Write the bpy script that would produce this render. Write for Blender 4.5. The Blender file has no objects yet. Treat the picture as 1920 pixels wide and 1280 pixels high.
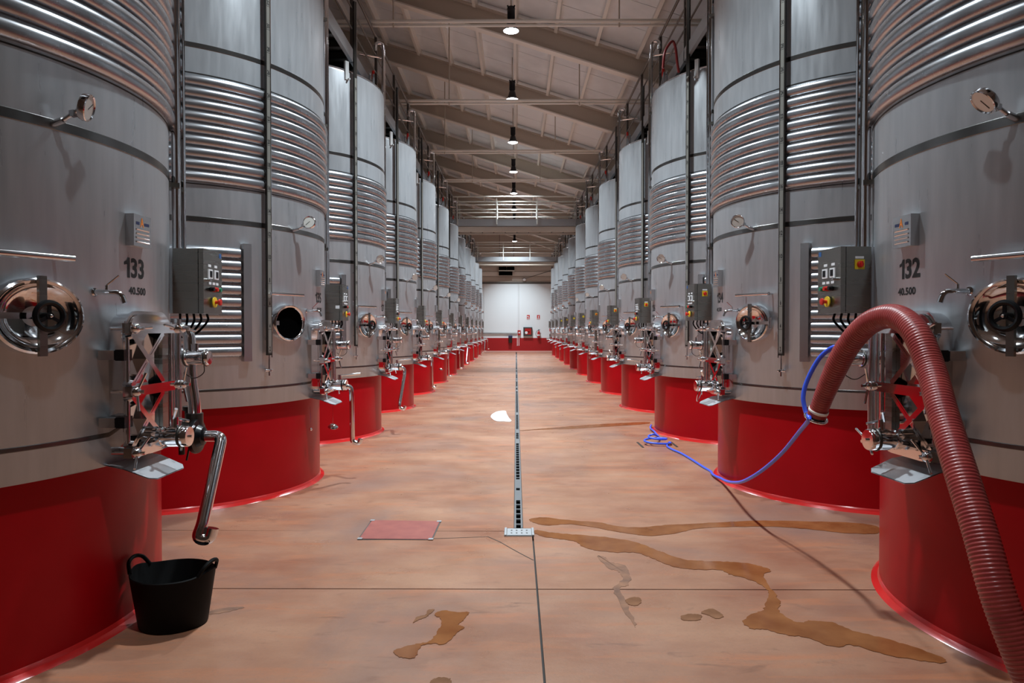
import bpy, bmesh, math, random
from mathutils import Matrix, Vector
random.seed(7)
PI = math.pi; R_ = math.radians
sc = bpy.context.scene
COL = sc.collection

# ------------------------------------------------------------------ camera
F, PITCH, YAW, CX, H = 1300.0, 0.0175, 0.0058, -0.034, 1.6
cam = bpy.data.cameras.new('camera'); cam.sensor_width = 36; cam.lens = 36*F/1920; cam.clip_end = 200
camo = bpy.data.objects.new('camera', cam); COL.objects.link(camo)
camo.location = (CX, 0, H); camo.rotation_euler = (PI/2-PITCH, 0, YAW)
sc.camera = camo
# ------------------------------------------------------------------ world, exposure
w = bpy.data.worlds.new('world'); sc.world = w; w.use_nodes = True
w.node_tree.nodes['Background'].inputs[0].default_value = (.6, .65, .7, 1)
w.node_tree.nodes['Background'].inputs[1].default_value = .05
sc.view_settings.view_transform = 'Standard'; sc.view_settings.look = 'None'
sc.view_settings.gamma = 1; sc.view_settings.use_curve_mapping = False
sc.view_settings.exposure = -0.28
LAMP_W = 300
LAMP_Y = [13.6+4.03*k for k in range(-3, 9)]
LAMP_Z = 7.40; LAMP_X = -.13

def at(u, v, depth):
    """world point of photo pixel (u, v) at distance depth along the aisle"""
    x = (u-960)/F; y = -(v-640)/F
    cp, sp = math.cos(PITCH), math.sin(PITCH)
    Y = cp+y*sp; Z = -sp+y*cp
    cy, sy = math.cos(YAW), math.sin(YAW)
    X = x*cy-Y*sy; Y = x*sy+Y*cy
    t = depth/Y
    return Vector((CX+X*t, depth, H+Z*t))
def ground(u, v):
    a = at(u, v, 1.0)
    t = -H/(a.z-H)
    return Vector((CX+(a.x-CX)*t, t, 0))

# ------------------------------------------------------------------ materials
MAT = {}
def mat(name, col, metal=0., rough=.5, emit=None, spec=None, noise=None, bump=0., coat=0., rnoise=None, scale=(1, 1, 1)):
    m = bpy.data.materials.new(name); m.use_nodes = True
    nt = m.node_tree; b = nt.nodes['Principled BSDF']
    b.inputs['Base Color'].default_value = (*col, 1)
    b.inputs['Metallic'].default_value = metal; b.inputs['Roughness'].default_value = rough
    if spec is not None: b.inputs['Specular IOR Level'].default_value = spec
    if coat: b.inputs['Coat Weight'].default_value = coat; b.inputs['Coat Roughness'].default_value = .15
    if emit:
        b.inputs['Emission Color'].default_value = (*emit[0], 1); b.inputs['Emission Strength'].default_value = emit[1]
    if noise or bump or rnoise:
        tc = nt.nodes.new('ShaderNodeTexCoord'); mp = nt.nodes.new('ShaderNodeMapping')
        mp.inputs['Scale'].default_value = scale
        nt.links.new(tc.outputs['Object'], mp.inputs['Vector'])
        nz = nt.nodes.new('ShaderNodeTexNoise'); nz.inputs['Scale'].default_value = (noise or rnoise or (0, 0, 8))[2] if (noise or rnoise) else 40
        nz.inputs['Detail'].default_value = 5
        nt.links.new(mp.outputs['Vector'], nz.inputs['Vector'])
        if noise:
            mx = nt.nodes.new('ShaderNodeMix'); mx.data_type = 'RGBA'
            mx.inputs['A'].default_value = (*noise[0], 1); mx.inputs['B'].default_value = (*noise[1], 1)
            rp = nt.nodes.new('ShaderNodeMapRange'); rp.inputs[1].default_value = .3; rp.inputs[2].default_value = .7
            nt.links.new(nz.outputs['Fac'], rp.inputs[0]); nt.links.new(rp.outputs[0], mx.inputs['Factor'])
            nt.links.new(mx.outputs['Result'], b.inputs['Base Color'])
        if rnoise:
            rp2 = nt.nodes.new('ShaderNodeMapRange'); rp2.inputs[1].default_value = .3; rp2.inputs[2].default_value = .7
            rp2.inputs[3].default_value = rnoise[0]; rp2.inputs[4].default_value = rnoise[1]
            nt.links.new(nz.outputs['Fac'], rp2.inputs[0]); nt.links.new(rp2.outputs[0], b.inputs['Roughness'])
        if bump:
            bp = nt.nodes.new('ShaderNodeBump'); bp.inputs['Strength'].default_value = bump; bp.inputs['Distance'].default_value = .01
            nt.links.new(nz.outputs['Fac'], bp.inputs['Height']); nt.links.new(bp.outputs['Normal'], b.inputs['Normal'])
    MAT[name] = m
    return m
mat('shell_steel', (.44, .465, .49), .40, .34, noise=((.41, .435, .46), (.48, .505, .53), 6), rnoise=(.27, .38, 6), scale=(3, 3, .35))
mat('coil_steel', (.47, .485, .51), .90, .27, rnoise=(.25, .30, 3))
mat('band_steel', (.16, .155, .15), .9, .26)
mat('polished', (.78, .78, .80), 1, .09)
mat('satin', (.62, .62, .63), 1, .27)
mat('box_steel', (.30, .295, .27), 1, .28, rnoise=(.24, .34, 5), scale=(.3, .3, 8))
mat('bracket_steel', (.55, .57, .60), .5, .38)
mat('dish', (.80, .80, .81), 1, .06)
mat('dark_metal', (.045, .04, .035), .6, .35)
mat('black_plastic', (.005, .005, .006), 0, .3, spec=.3)
mat('black_rubber', (.0018, .0018, .002), 0, .6, spec=.15)
mat('deep_black', (.0015, .0015, .0015), 0, .9, spec=0.)
mat('ink', (.008, .008, .008), 0, .5)
mat('white_paint', (.72, .75, .75), 0, .45)
mat('paper', (.8, .82, .84), 0, .6)
mat('dial_glass', (.62, .60, .55), 0, .3, coat=1.)
mat('yellow', (.75, .55, .02), 0, .4)
mat('red_plastic', (.60, .02, .012), 0, .35)
mat('green_plastic', (.02, .22, .12), 0, .35)
mat('blue_sticker', (.03, .12, .35), 0, .4)
mat('orange', (.75, .22, .03), 0, .4)
mat('gauge_strip', (.42, .41, .37), .7, .35)
mat('plinth_red', (.33, .004, .008), 0, .34, spec=.2, noise=((.36, .0015, .005), (.42, .002, .007), 3))
mat('cove_red', (.58, .02, .018), 0, .2, coat=.3)
mat('hose_red', (.30, .04, .035), 0, .33, noise=((.26, .03, .03), (.35, .05, .042), 14))
mat('hose_blue', (.05, .12, .80), 0, .32)
mat('galv', (.42, .44, .46), .6, .45)
mat('drain_steel', (.20, .21, .22), .6, .42)
mat('rail_dark', (.16, .15, .14), .7, .4)
mat('rail_white', (.72, .72, .66), .2, .4)
mat('beam_beige', (.58, .51, .43), 0, .6)
mat('purlin_beige', (.88, .84, .77), 0, .6)
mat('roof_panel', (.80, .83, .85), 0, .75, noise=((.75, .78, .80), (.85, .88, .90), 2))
mat('roof_panel_lit', (.92, .95, .96), 0, .75)  # whiter roof_panel copy: the stronger light in some bays is put into colour
mat('wall_white', (.88, .94, .97), 0, .6)
mat('wall_beige', (.62, .55, .48), 0, .7)
mat('wall_red', (.40, .012, .015), 0, .4)
mat('pink_trim', (.75, .42, .36), 0, .45)
mat('lamp_black', (.006, .006, .010), .2, .4)
mat('lamp_glass', (1, 1, 1), 0, .3, emit=((.93, .96, 1), 26))
mat('cover_red', (.27, .07, .055), 0, .55, noise=((.24, .06, .05), (.31, .085, .065), 9))
mat('joint_black', (.02, .015, .012), 0, .7)
mat('off_white', (.86, .84, .80), 0, .35)
mat('extinguisher', (.45, .02, .02), 0, .3)
mat('dark_cabinet', (.06, .07, .07), .3, .4)
mat('pipe_red', (.20, .012, .012), 0, .4)
mat('dark_blue', (.02, .03, .09), 0, .5)

def floor_material():
    m = bpy.data.materials.new('floor_concrete'); m.use_nodes = True; nt = m.node_tree; N = nt.nodes; L = nt.links
    b = N['Principled BSDF']
    g = N.new('ShaderNodeNewGeometry')
    def noise(scale, sx, sy, det=6, dist=0.):
        mp = N.new('ShaderNodeMapping'); mp.inputs['Scale'].default_value = (sx, sy, 1); L.new(g.outputs['Position'], mp.inputs['Vector'])
        n = N.new('ShaderNodeTexNoise'); n.inputs['Scale'].default_value = scale; n.inputs['Detail'].default_value = det
        n.inputs['Distortion'].default_value = dist; n.inputs['Roughness'].default_value = .62
        L.new(mp.outputs['Vector'], n.inputs['Vector']); return n.outputs['Fac']
    def ramp(s, a, c):
        r = N.new('ShaderNodeMapRange'); r.inputs[1].default_value = a; r.inputs[2].default_value = c; L.new(s, r.inputs[0]); return r.outputs[0]
    def mix(fac, A, B):
        x = N.new('ShaderNodeMix'); x.data_type = 'RGBA'
        if hasattr(A, 'links'): L.new(A, x.inputs['A'])
        else: x.inputs['A'].default_value = (*A, 1)
        if hasattr(B, 'links'): L.new(B, x.inputs['B'])
        else: x.inputs['B'].default_value = (*B, 1)
        L.new(fac, x.inputs['Factor']); return x.outputs['Result']
    base = mix(ramp(noise(1.1, .8, 1.4), .32, .68), (.255, .110, .066), (.385, .208, .130))
    base = mix(ramp(noise(3.2, .35, 2.6, 8, .6), .52, .72), base, (.40, .158, .080))
    base = mix(ramp(noise(.55, 1, 1, 6, .8), .50, .70), base, (.23, .135, .105))
    base = mix(ramp(noise(5, .5, 1.6, 9, 1.2), .60, .76), base, (.19, .095, .062))
    base = mix(ramp(noise(60, 1, 1, 3), .55, .9), base, (.22, .135, .10))
    L.new(base, b.inputs['Base Color'])
    rr = N.new('ShaderNodeMapRange'); rr.inputs[1].default_value = .3; rr.inputs[2].default_value = .7; rr.inputs[3].default_value = .24; rr.inputs[4].default_value = .46
    L.new(noise(1.6, 1, 1), rr.inputs[0]); L.new(rr.outputs[0], b.inputs['Roughness'])
    bp = N.new('ShaderNodeBump'); bp.inputs['Strength'].default_value = .12; bp.inputs['Distance'].default_value = .01
    L.new(noise(25, 1, 1), bp.inputs['Height']); L.new(bp.outputs['Normal'], b.inputs['Normal'])
    MAT['floor'] = m
floor_material()
def wet_material():
    mat('wet', (.22, .08, .028), 0, .14, noise=((.17, .055, .018), (.28, .11, .04), 5), spec=.35)
    mat('wet_dark', (.18, .08, .04), 0, .6, spec=.1, noise=((.14, .06, .028), (.24, .115, .06), 7))
    mat('scuff', (.2, .12, .09), 0, .7, spec=.05, noise=((.15, .09, .07), (.30, .16, .10), 9))
wet_material()

# ------------------------------------------------------------------ mesh helpers
class MB:
    def __init__(s, M=None): s.v = []; s.f = []; s.M = M or Matrix.Identity(4)
    def add(s, vs, fs):
        o = len(s.v); s.v += [s.M @ Vector(p) for p in vs]; s.f += [[i+o for i in f] for f in fs]; return s
    def box(s, lo, hi, M=None):
        x0, y0, z0 = lo; x1, y1, z1 = hi
        vs = [Vector(p) for p in ((x0,y0,z0),(x1,y0,z0),(x1,y1,z0),(x0,y1,z0),(x0,y0,z1),(x1,y0,z1),(x1,y1,z1),(x0,y1,z1))]
        if M: vs = [M @ p for p in vs]
        return s.add(vs, [(0,3,2,1),(4,5,6,7),(0,1,5,4),(1,2,6,5),(2,3,7,6),(3,0,4,7)])
    def bar(s, a, b, wd, ht, up=(0, 0, 1)):
        """box from a to b, width wd sideways and ht along up"""
        a = Vector(a); b = Vector(b); d = (b-a); L = d.length; d.normalize()
        u = Vector(up); sd = d.cross(u).normalized(); u = sd.cross(d).normalized()
        vs = []
        for p in (a, b):
            for i, j in ((-1,-1),(1,-1),(1,1),(-1,1)): vs.append(p+sd*(wd/2*i)+u*(ht/2*j))
        return s.add(vs, [(0,1,2,3),(7,6,5,4),(0,4,5,1),(1,5,6,2),(2,6,7,3),(3,7,4,0)])
    def tube(s, path, r, n=10, caps=True, closed=False):
        P = [Vector(p) for p in path]; k = len(P); rr = r if isinstance(r, (list, tuple)) else [r]*k
        T = []
        for i in range(k):
            if closed: t = P[(i+1) % k]-P[i-1]
            else: t = P[min(i+1, k-1)]-P[max(i-1, 0)]
            T.append(t.normalized())
        a = Vector((0, 0, 1)) if abs(T[0].z) < .9 else Vector((1, 0, 0))
        u = T[0].cross(a).normalized(); vs = []
        for i in range(k):
            if i:
                ax = T[i-1].cross(T[i])
                if ax.length > 1e-8: u = Matrix.Rotation(T[i-1].angle(T[i]), 3, ax.normalized()) @ u
            v = T[i].cross(u)
            for j in range(n):
                c = 2*PI*j/n; vs.append(P[i]+(u*math.cos(c)+v*math.sin(c))*rr[i])
        fs = []
        for i in range(k if closed else k-1):
            for j in range(n):
                a_, b_ = i*n, ((i+1) % k)*n
                fs.append((a_+j, a_+(j+1) % n, b_+(j+1) % n, b_+j))
        if caps and not closed: fs += [tuple(range(n))[::-1], tuple(range((k-1)*n, k*n))]
        return s.add(vs, fs)
    def cyl(s, a, b, r, n=14, r1=None): return s.tube([a, b], [r, r if r1 is None else r1], n)
    def lathe(s, prof, n=24, org=(0, 0, 0), axis=(0, 0, 1), sx=1., sy=1., caps=False, a0=0., a1=2*PI, xdir=None):
        org = Vector(org); ax = Vector(axis).normalized()
        if xdir is None: xdir = Vector((1, 0, 0)) if abs(ax.x) < .9 else Vector((0, 1, 0))
        x = Vector(xdir); x = (x-ax*x.dot(ax)).normalized(); y = ax.cross(x)
        full = abs(a1-a0-2*PI) < 1e-6; k = n if full else n+1; vs = []
        for (r, z) in prof:
            for j in range(k):
                c = a0+(a1-a0)*j/n; vs.append(org+x*(r*math.cos(c)*sx)+y*(r*math.sin(c)*sy)+ax*z)
        fs = []
        for i in range(len(prof)-1):
            for j in range(n):
                j2 = (j+1) % k; fs.append((i*k+j, i*k+j2, (i+1)*k+j2, (i+1)*k+j))
        if caps and full: fs += [tuple(range(k))[::-1], tuple(range((len(prof)-1)*k, len(prof)*k))]
        return s.add(vs, fs)
    def torus(s, org, axis, R, r, n=24, m=8, sx=1., sy=1., xdir=None):
        pr = [(R+r*math.cos(2*PI*i/m), r*math.sin(2*PI*i/m)) for i in range(m+1)]
        return s.lathe(pr, n, org, axis, sx, sy, xdir=xdir)
    def prism(s, pts, z0, z1):
        n = len(pts); vs = [(p[0], p[1], z0) for p in pts]+[(p[0], p[1], z1) for p in pts]
        return s.add(vs, [tuple(range(n))[::-1], tuple(range(n, 2*n))]+[(i, (i+1) % n, n+(i+1) % n, n+i) for i in range(n)])
    def sphere(s, c, r, n=10, sc_=(1, 1, 1)):
        c = Vector(c)
        pr = [(max(1e-4, r*math.sin(PI*i/6)), -r*math.cos(PI*i/6)) for i in range(7)]
        return s.lathe(pr, n, c)
    def mesh(s, name, m, smooth=40, mirror=False):
        me = bpy.data.meshes.new(name)
        me.from_pydata([(-p[0], p[1], p[2]) if mirror else tuple(p) for p in s.v], [], s.f)
        bm = bmesh.new(); bm.from_mesh(me); bmesh.ops.recalc_face_normals(bm, faces=bm.faces); bm.to_mesh(me); bm.free()
        me.materials.append(MAT[m])
        if smooth:
            me.polygons.foreach_set('use_smooth', [True]*len(me.polygons)); me.set_sharp_from_angle(angle=R_(smooth))
        return me
    def obj(s, name, m, parent=None, smooth=40, loc=(0, 0, 0)):
        return link(name, s.mesh(name, m, smooth), parent, loc)
def link(name, me, parent=None, loc=(0, 0, 0)):
    o = bpy.data.objects.new(name, me); COL.objects.link(o); o.location = loc
    if parent: o.parent = parent
    return o
def tag(o, label=None, cat=None, group=None, kind=None):
    for k, v in (('label', label), ('category', cat), ('group', group), ('kind', kind)):
        if v: o[k] = v
    return o
def empty(name, loc, label=None, cat=None, group=None, kind=None, rz=0):
    o = bpy.data.objects.new(name, None); COL.objects.link(o); o.location = loc; o.rotation_euler.z = rz; o.empty_display_size = .2
    return tag(o, label, cat, group, kind)
def frame(phi, r, z=0):
    """local (out, along, up) at angle phi on a tank wall"""
    c, s = math.cos(phi), math.sin(phi)
    return Matrix(((c, -s, 0, r*c), (s, c, 0, r*s), (0, 0, 1, z), (0, 0, 0, 1)))
def bend(pts, rad, n=5):
    """polyline with rounded corners"""
    P = [Vector(p) for p in pts]; out = [P[0]]
    for i in range(1, len(P)-1):
        a = (P[i-1]-P[i]); b = (P[i+1]-P[i]); r = min(rad, a.length*.49, b.length*.49)
        a = P[i]+a.normalized()*r; b = P[i]+b.normalized()*r
        for k in range(n+1):
            t = k/n; out.append(a*(1-t)**2+P[i]*2*t*(1-t)+b*t*t)
    return out+[P[-1]]
def spline(pts, n=8):
    P = [Vector(p) for p in pts]; P = [P[0]*2-P[1]]+P+[P[-1]*2-P[-2]]; out = []
    for i in range(1, len(P)-2):
        for k in range(n):
            t = k/n
            out.append(.5*((2*P[i])+(P[i+1]-P[i-1])*t+(2*P[i-1]-5*P[i]+4*P[i+1]-P[i+2])*t*t+(3*P[i]-P[i-1]-3*P[i+1]+P[i+2])*t**3))
    return out+[P[-2]]
_TXT = {}
def text_geo(s):
    if s in _TXT: return _TXT[s]
    cu = bpy.data.curves.new('txt', 'FONT'); cu.body = s; cu.size = 1; cu.align_x = 'CENTER'; cu.resolution_u = 3; cu.offset = .03
    o = bpy.data.objects.new('txt', cu); COL.objects.link(o)
    dg = bpy.context.evaluated_depsgraph_get(); me = o.evaluated_get(dg).to_mesh()
    vs = [tuple(v.co) for v in me.vertices]; fs = [tuple(p.vertices) for p in me.polygons]
    o.evaluated_get(dg).to_mesh_clear(); bpy.data.objects.remove(o); bpy.data.curves.remove(cu)
    _TXT[s] = (vs, fs); return _TXT[s]
def text_on(mb, s, fn, width, height):
    """letters of string s; fn maps (x, y) in metres to a point"""
    vs, fs = text_geo(s)
    x0 = min(v[0] for v in vs); x1 = max(v[0] for v in vs); y0 = min(v[1] for v in vs); y1 = max(v[1] for v in vs)
    mb.add([fn(((v[0]-x0)/(x1-x0)-.5)*width, ((v[1]-y0)/(y1-y0)-.5)*height) for v in vs], fs)

# ------------------------------------------------------------------ the building
XL, XR, YB, YE = -6.6, 6.6, -8.0, 48.7
fl = tag(MB().box((XL, YB, -.2), (XR, YE, -.03)).obj('floor', 'joint_black', smooth=0), kind='structure')
gap = .006; JX = .096
rowsY = [YB, 4.245, 5.47, 12.2, 20.2, 28.2, 36.2, 44.2, YE]
for i in range(len(rowsY)-1):
    y0, y1 = rowsY[i]+gap, rowsY[i+1]-gap
    if y0 < 5.4: a, b_ = JX-gap, JX+gap
    else: a, b_ = -.052, .024
    jog = .05 if i == 1 else 0
    MB().prism([(XL, y0), (a, y0), (a, y1), (XL, y1+jog)], -.03, 0).obj('slab', 'floor', fl, smooth=0)
    if i == 2: continue
    if i == 1: MB().prism([(b_, y0), (XR, y0), (XR, 12.2-gap), (.024, 12.2-gap), (.024, 5.47), (b_, 5.47)], -.03, 0).obj('slab', 'floor', fl, smooth=0)
    else: MB().prism([(b_, y0), (XR, y0), (XR, y1), (b_, y1)], -.03, 0).obj('slab', 'floor', fl, smooth=0)
# end wall
we = tag(MB().box((XL, YE, 0), (XR, YE+.2, 11)).obj('wall_far', 'wall_beige', smooth=0), kind='structure')
px = [-6.6, -2.3, .15, 2.45, 6.6]
for i in range(4):
    MB().box((px[i]+.012, YE-.06, 1.0), (px[i+1]-.012, YE, 4.78)).obj('wall_panel', 'wall_white', we, smooth=0)
MB().box((XL, YE-.08, .06), (XR, YE, 1.0)).obj('wall_band', 'wall_red', we, smooth=0)
MB().box((XL, YE-.07, 4.80), (XR, YE, 4.90)).obj('wall_ledge', 'rail_dark', we, smooth=0)
for k in range(7):
    z = 5.0+.34*k
    MB().box((XL, YE-.05, z), (XR, YE, z+.28)).obj('cladding_board', 'purlin_beige' if k % 2 else 'wall_beige', we, smooth=0)
tag(MB().box((XL, YE-.11, 0), (XR, YE-.08, .10)).obj('baseboard_far', 'pink_trim', smooth=0), kind='structure')
tag(MB().box((XL-.2, YB, 0), (XL, YE, 11)).obj('wall_left', 'wall_beige', smooth=0), kind='structure')
tag(MB().box((XR, YB, 0), (XR+.2, YE, 7)).obj('wall_right', 'wall_beige', smooth=0), kind='structure')
tag(MB().box((XL, YB-.2, 0), (XR, YB, 11)).obj('wall_back', 'wall_beige', smooth=0), kind='structure')
# roof: falls from the upper left to the lower right
SL = -.315
def zr(x): return 7.8+SL*x          # underside of rafters
cl = empty('ceiling', (0, 0, 0), kind='structure')
RAFT = [15.1+4.03*k for k in range(-5, 9)]
edges = [YB]+RAFT+[YE]
npan = 4
for i in range(len(edges)-1):
    y0, y1 = edges[i], edges[i+1]
    n = max(1, round((y1-y0)/1.0))
    for k in range(n):
        a, b_ = y0+(y1-y0)*k/n+.008, y0+(y1-y0)*(k+1)/n-.008
        m = MB()
        z = lambda x: zr(x)+.62
        m.add([(XL, a, z(XL)), (XR, a, z(XR)), (XR, b_, z(XR)), (XL, b_, z(XL)), (XL, a, z(XL)+.06), (XR, a, z(XR)+.06), (XR, b_, z(XR)+.06), (XL, b_, z(XL)+.06)],
              [(0,3,2,1),(4,5,6,7),(0,1,5,4),(1,2,6,5),(2,3,7,6),(3,0,4,7)])
        m.obj('roof_panel', 'roof_panel_lit' if i in (7, 11) else 'roof_panel', cl, smooth=0)
m = MB(); m.add([(XL-.2, YB, zr(XL)+.70), (XR+.2, YB, zr(XR)+.70), (XR+.2, YE+.2, zr(XR)+.70), (XL-.2, YE+.2, zr(XL)+.70)], [(0, 1, 2, 3)])
m.obj('roof_deck', 'roof_panel', cl, smooth=0)
for x in [-6.2+.88*k for k in range(15)]:
    z = zr(x)+.53
    MB().bar((x, YB, z), (x, YE, z), .07, .16, up=(-SL, 0, 1)).obj('purlin', 'purlin_beige', cl, smooth=0)
nrm = Vector((-SL, 0, 1)).normalized()
for i, y in enumerate(RAFT):
    g = tag(MB().bar((XL, y, zr(XL)+.25), (XR, y, zr(XR)+.25), .03, .46, up=nrm).obj('trim_1' if i == 0 else 'trim_%d' % (i+1), 'beam_beige', smooth=0), kind='structure')
    MB().bar((XL, y, zr(XL)+.015), (XR, y, zr(XR)+.015), .22, .03, up=nrm).obj('bottom_flange', 'purlin_beige', g, smooth=0)
    MB().bar((XL, y, zr(XL)+.47), (XR, y, zr(XR)+.47), .22, .03, up=nrm).obj('top_flange', 'beam_beige', g, smooth=0)

# ------------------------------------------------------------------ pendant lamps
ORD = ['nearest', 'second', 'third', 'fourth', 'fifth', 'sixth', 'seventh', 'eighth', 'ninth', 'tenth', 'eleventh', 'twelfth']
def lamp_meshes():
    d = {}
    d['reflector'] = MB().lathe([(.05, .22), (.075, .20), (.10, .10), (.145, .012), (.155, 0), (.148, .004), (.10, .09), (.05, .19)], 28).mesh('reflector', 'lamp_black')
    d['housing'] = MB().lathe([(.02, .48), (.06, .47), (.075, .45), (.075, .25), (.05, .21)], 20, caps=True).mesh('housing', 'lamp_black')
    m = MB()
    for k in range(4):
        a = PI/4+PI/2*k; m.bar((.07*math.cos(a), .07*math.sin(a), .43), (.10*math.cos(a), .10*math.sin(a), .47), .015, .03)
    d['clip'] = m.mesh('clip', 'lamp_black')
    d['lamp_lens'] = MB().lathe([(.147, .004), (.11, -.012), (.05, -.02), (.001, -.022)], 28).mesh('lamp_lens', 'lamp_glass')
    d['cord'] = MB().cyl((0, 0, .48), (0, 0, 1.13), .012, 8).mesh('cord', 'beam_beige')
    return d
LM = lamp_meshes()
def lamp_data(f):
    lt = bpy.data.lights.new('lamp_light', 'AREA'); lt.shape = 'DISK'; lt.size = .27; lt.energy = LAMP_W*f; lt.color = (.84, .94, 1.0); lt.spread = R_(104)
    return lt
lt_full = lamp_data(1.0); lt_first = lamp_data(.28); lt_second = lamp_data(.78)
vis = [y for y in LAMP_Y if y > 12]
for y in LAMP_Y:
    if y in vis:
        lab = 'black bell pendant lamp with a lit white disc, %s along the aisle' % ORD[vis.index(y)]
    else: lab = 'black bell pendant lamp high above the %s pair of tanks' % ['first', 'second', 'third'][LAMP_Y.index(y)]
    e = empty('pendant_lamp', (LAMP_X, y, LAMP_Z), lab, 'lamp', 'pendant lamps along the aisle')
    for n_, me in LM.items(): link(n_, me, e)
    lo = bpy.data.objects.new('lamp_light', {0: lt_first, 1: lt_second}.get(LAMP_Y.index(y), lt_full)); COL.objects.link(lo); lo.parent = e; lo.location = (0, 0, -.03)

# ------------------------------------------------------------------ tanks
D, S, R = 3.566, 3.498, 1.465
Y0 = {-1: 3.79, 1: 3.835}
RP = 1.405
ZB, ZT = .90, 5.27
def P3(phi, r, z): return Vector((r*math.cos(phi), r*math.sin(phi), z))

def build_parts(mirror):
    """list of (name, mesh, parent index or None, offset, detail level, condition)"""
    parts = []
    sd = -1 if mirror else 1
    def add(name, mb, m, parent=None, lev=12, cond=None, smooth=40, loc=(0, 0, 0)):
        me = mb if isinstance(mb, bpy.types.Mesh) else mb.mesh(name, m, smooth, mirror)
        parts.append((name, me, parent, loc, lev, cond)); return len(parts)-1
    # --- shell
    pr = [(R-.06, ZB+.002), (R-.004, ZB), (R, ZB+.006), (R, ZT-.05), (R-.008, ZT-.015), (R-.03, ZT), (.4, ZT+.11), (.01, ZT+.12)]
    sh = add('shell', MB().lathe(pr, 128), 'shell_steel')
    add('rim', MB().torus((0, 0, ZT-.012), (0, 0, 1), R-.012, .014, 96, 6), 'satin')
    for z, h in ((2.56, .05), (4.06, .045)):
        add('weld_band', MB().lathe([(R, -h/2), (R+.0025, -h/2+.003), (R+.0025, h/2-.003), (R, h/2)], 128), 'band_steel', smooth=20, loc=(0, 0, z))
    add('weld_band', MB().lathe([(R, -.012), (R+.0015, -.009), (R+.0015, .009), (R, .012)], 128), 'band_steel', smooth=20, loc=(0, 0, 1.06))
    # --- upper cooling jacket
    ribp = [(R-.004, -.050), (R+.002, -.046)]+[(R+.003+.034*math.cos(t), .0455*math.sin(t)) for t in [R_(-80+20*k) for k in range(9)]]+[(R+.002, .046), (R-.004, .050)]
    rib = MB().lathe(ribp, 112).mesh('cooling_coil', 'coil_steel', 50, mirror)
    zs = [2.93+.1035*k for k in range(9)]
    for z in zs: add('cooling_coil', rib, None, lev=4, loc=(0, 0, z))
    joined = MB()
    for z in zs: joined.lathe([(a, b+z) for a, b in ribp[1:-1:2]], 64)
    add('cooling_jacket', joined, 'coil_steel', lev=-4)
    add('jacket_edge', MB().lathe([(R, -.004), (R+.004, -.003), (R+.004, .003), (R, .004)], 112), 'dark_metal', lev=6, loc=(0, 0, 2.865))
    add('jacket_edge', MB().lathe([(R, -.004), (R+.004, -.003), (R+.004, .003), (R, .004)], 112), 'dark_metal', lev=6, loc=(0, 0, 3.82))
    # --- lower cooling tubes on the side towards the viewer and their header
    lp = [(R-.004, -.052)]+[(R+.004+.036*math.cos(t), .048*math.sin(t)) for t in [R_(-85+21.25*k) for k in range(9)]]+[(R-.004, .052)]
    lrib = MB().lathe(lp, 40, a0=R_(-140), a1=R_(-45)).mesh('cooling_tube', 'coil_steel', 50, mirror)
    for k in range(9): add('cooling_tube', lrib, None, lev=4, loc=(0, 0, 1.40+.110*k))
    fr = frame(R_(-43), R)
    hd = add('tube_header', MB(fr).box((-.01, -.037, 1.31), (.055, .037, 2.37)), 'satin', smooth=0)
    # --- level gauge
    fg = frame(R_(-35), R)
    gz0, gz1 = 1.36, 6.25
    gr = add('level_gauge', MB(fg).box((.035, -.024, gz0), (.060, .024, gz1)), 'dark_metal', smooth=0)
    add('scale_strip', MB(fg).box((.0605, -.016, gz0+.02), (.0625, .018, ZT-.1)), 'gauge_strip', gr, lev=6, smooth=0)
    add('gauge_tube', MB(fg).cyl((.048, .030, gz0-.02), (.048, .030, gz1), .0075, 8), 'polished', gr, lev=6)
    mb = MB(fg)
    for k in range(18):
        z = 1.42+.212*k
        text_on(mb, str(2*k+2), lambda x, y: (.0632, x*sd+.001, z+y), .012 if k < 4 else .027, .042)
        mb.box((.0626, -.016, z-.034), (.0630, .018, z-.031))
    add('scale_numerals', mb, 'ink', gr, lev=3, smooth=0)
    for z in (1.5, 2.4, 4.1):
        add('gauge_bracket', MB(fg).box((-.005, -.012, z), (.036, .012, z+.02)), 'satin', gr, lev=4, smooth=0)
    gb = add('gauge_valve', MB(fg).cyl((0, 0, 1.22), (.075, 0, 1.22), .011, 10).cyl((.05, -.045, 1.22), (.05, .03, 1.22), .012, 10).cyl((.05, 0, 1.17), (.05, 0, 1.36), .007, 8), 'polished', lev=6)
    rc = add('gauge_clip', MB(frame(R_(-38), R)).box((-.02, -.06, ZT-.14), (.012, .0, ZT+.12)).box((.0, -.02, ZT-.14), (.045, .0, ZT-.12)), 'white_paint', lev=8, smooth=0)
    # --- oval manhole door
    zm = 1.66
    fm = frame(R_(-25.5 if not mirror else -22.5), R, zm)
    X = (1, 0, 0)
    ring = add('manhole_ring', MB(fm).lathe([(1.0, -.03), (1.0, .035), (.985, .052), (.93, .06), (.86, .055), (.83, .045), (.81, .02), (.81, -.01)], 56, (0, 0, 0), X, .175*1, .208*1, xdir=(0, 0, 1)), 'polished')
    isopen = lambda s, k: s == -1 and k == 2
    notopen = lambda s, k: not isopen(s, k)
    add('manhole_dark_disc', MB(fm).lathe([(.815, .012), (.4, .011), (.001, .01)], 40, (0, 0, 0), X, .175, .208, xdir=(0, 0, 1)), 'deep_black', cond=isopen)  # black disc paints the dark inside the open tank; the shell is uncut
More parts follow.
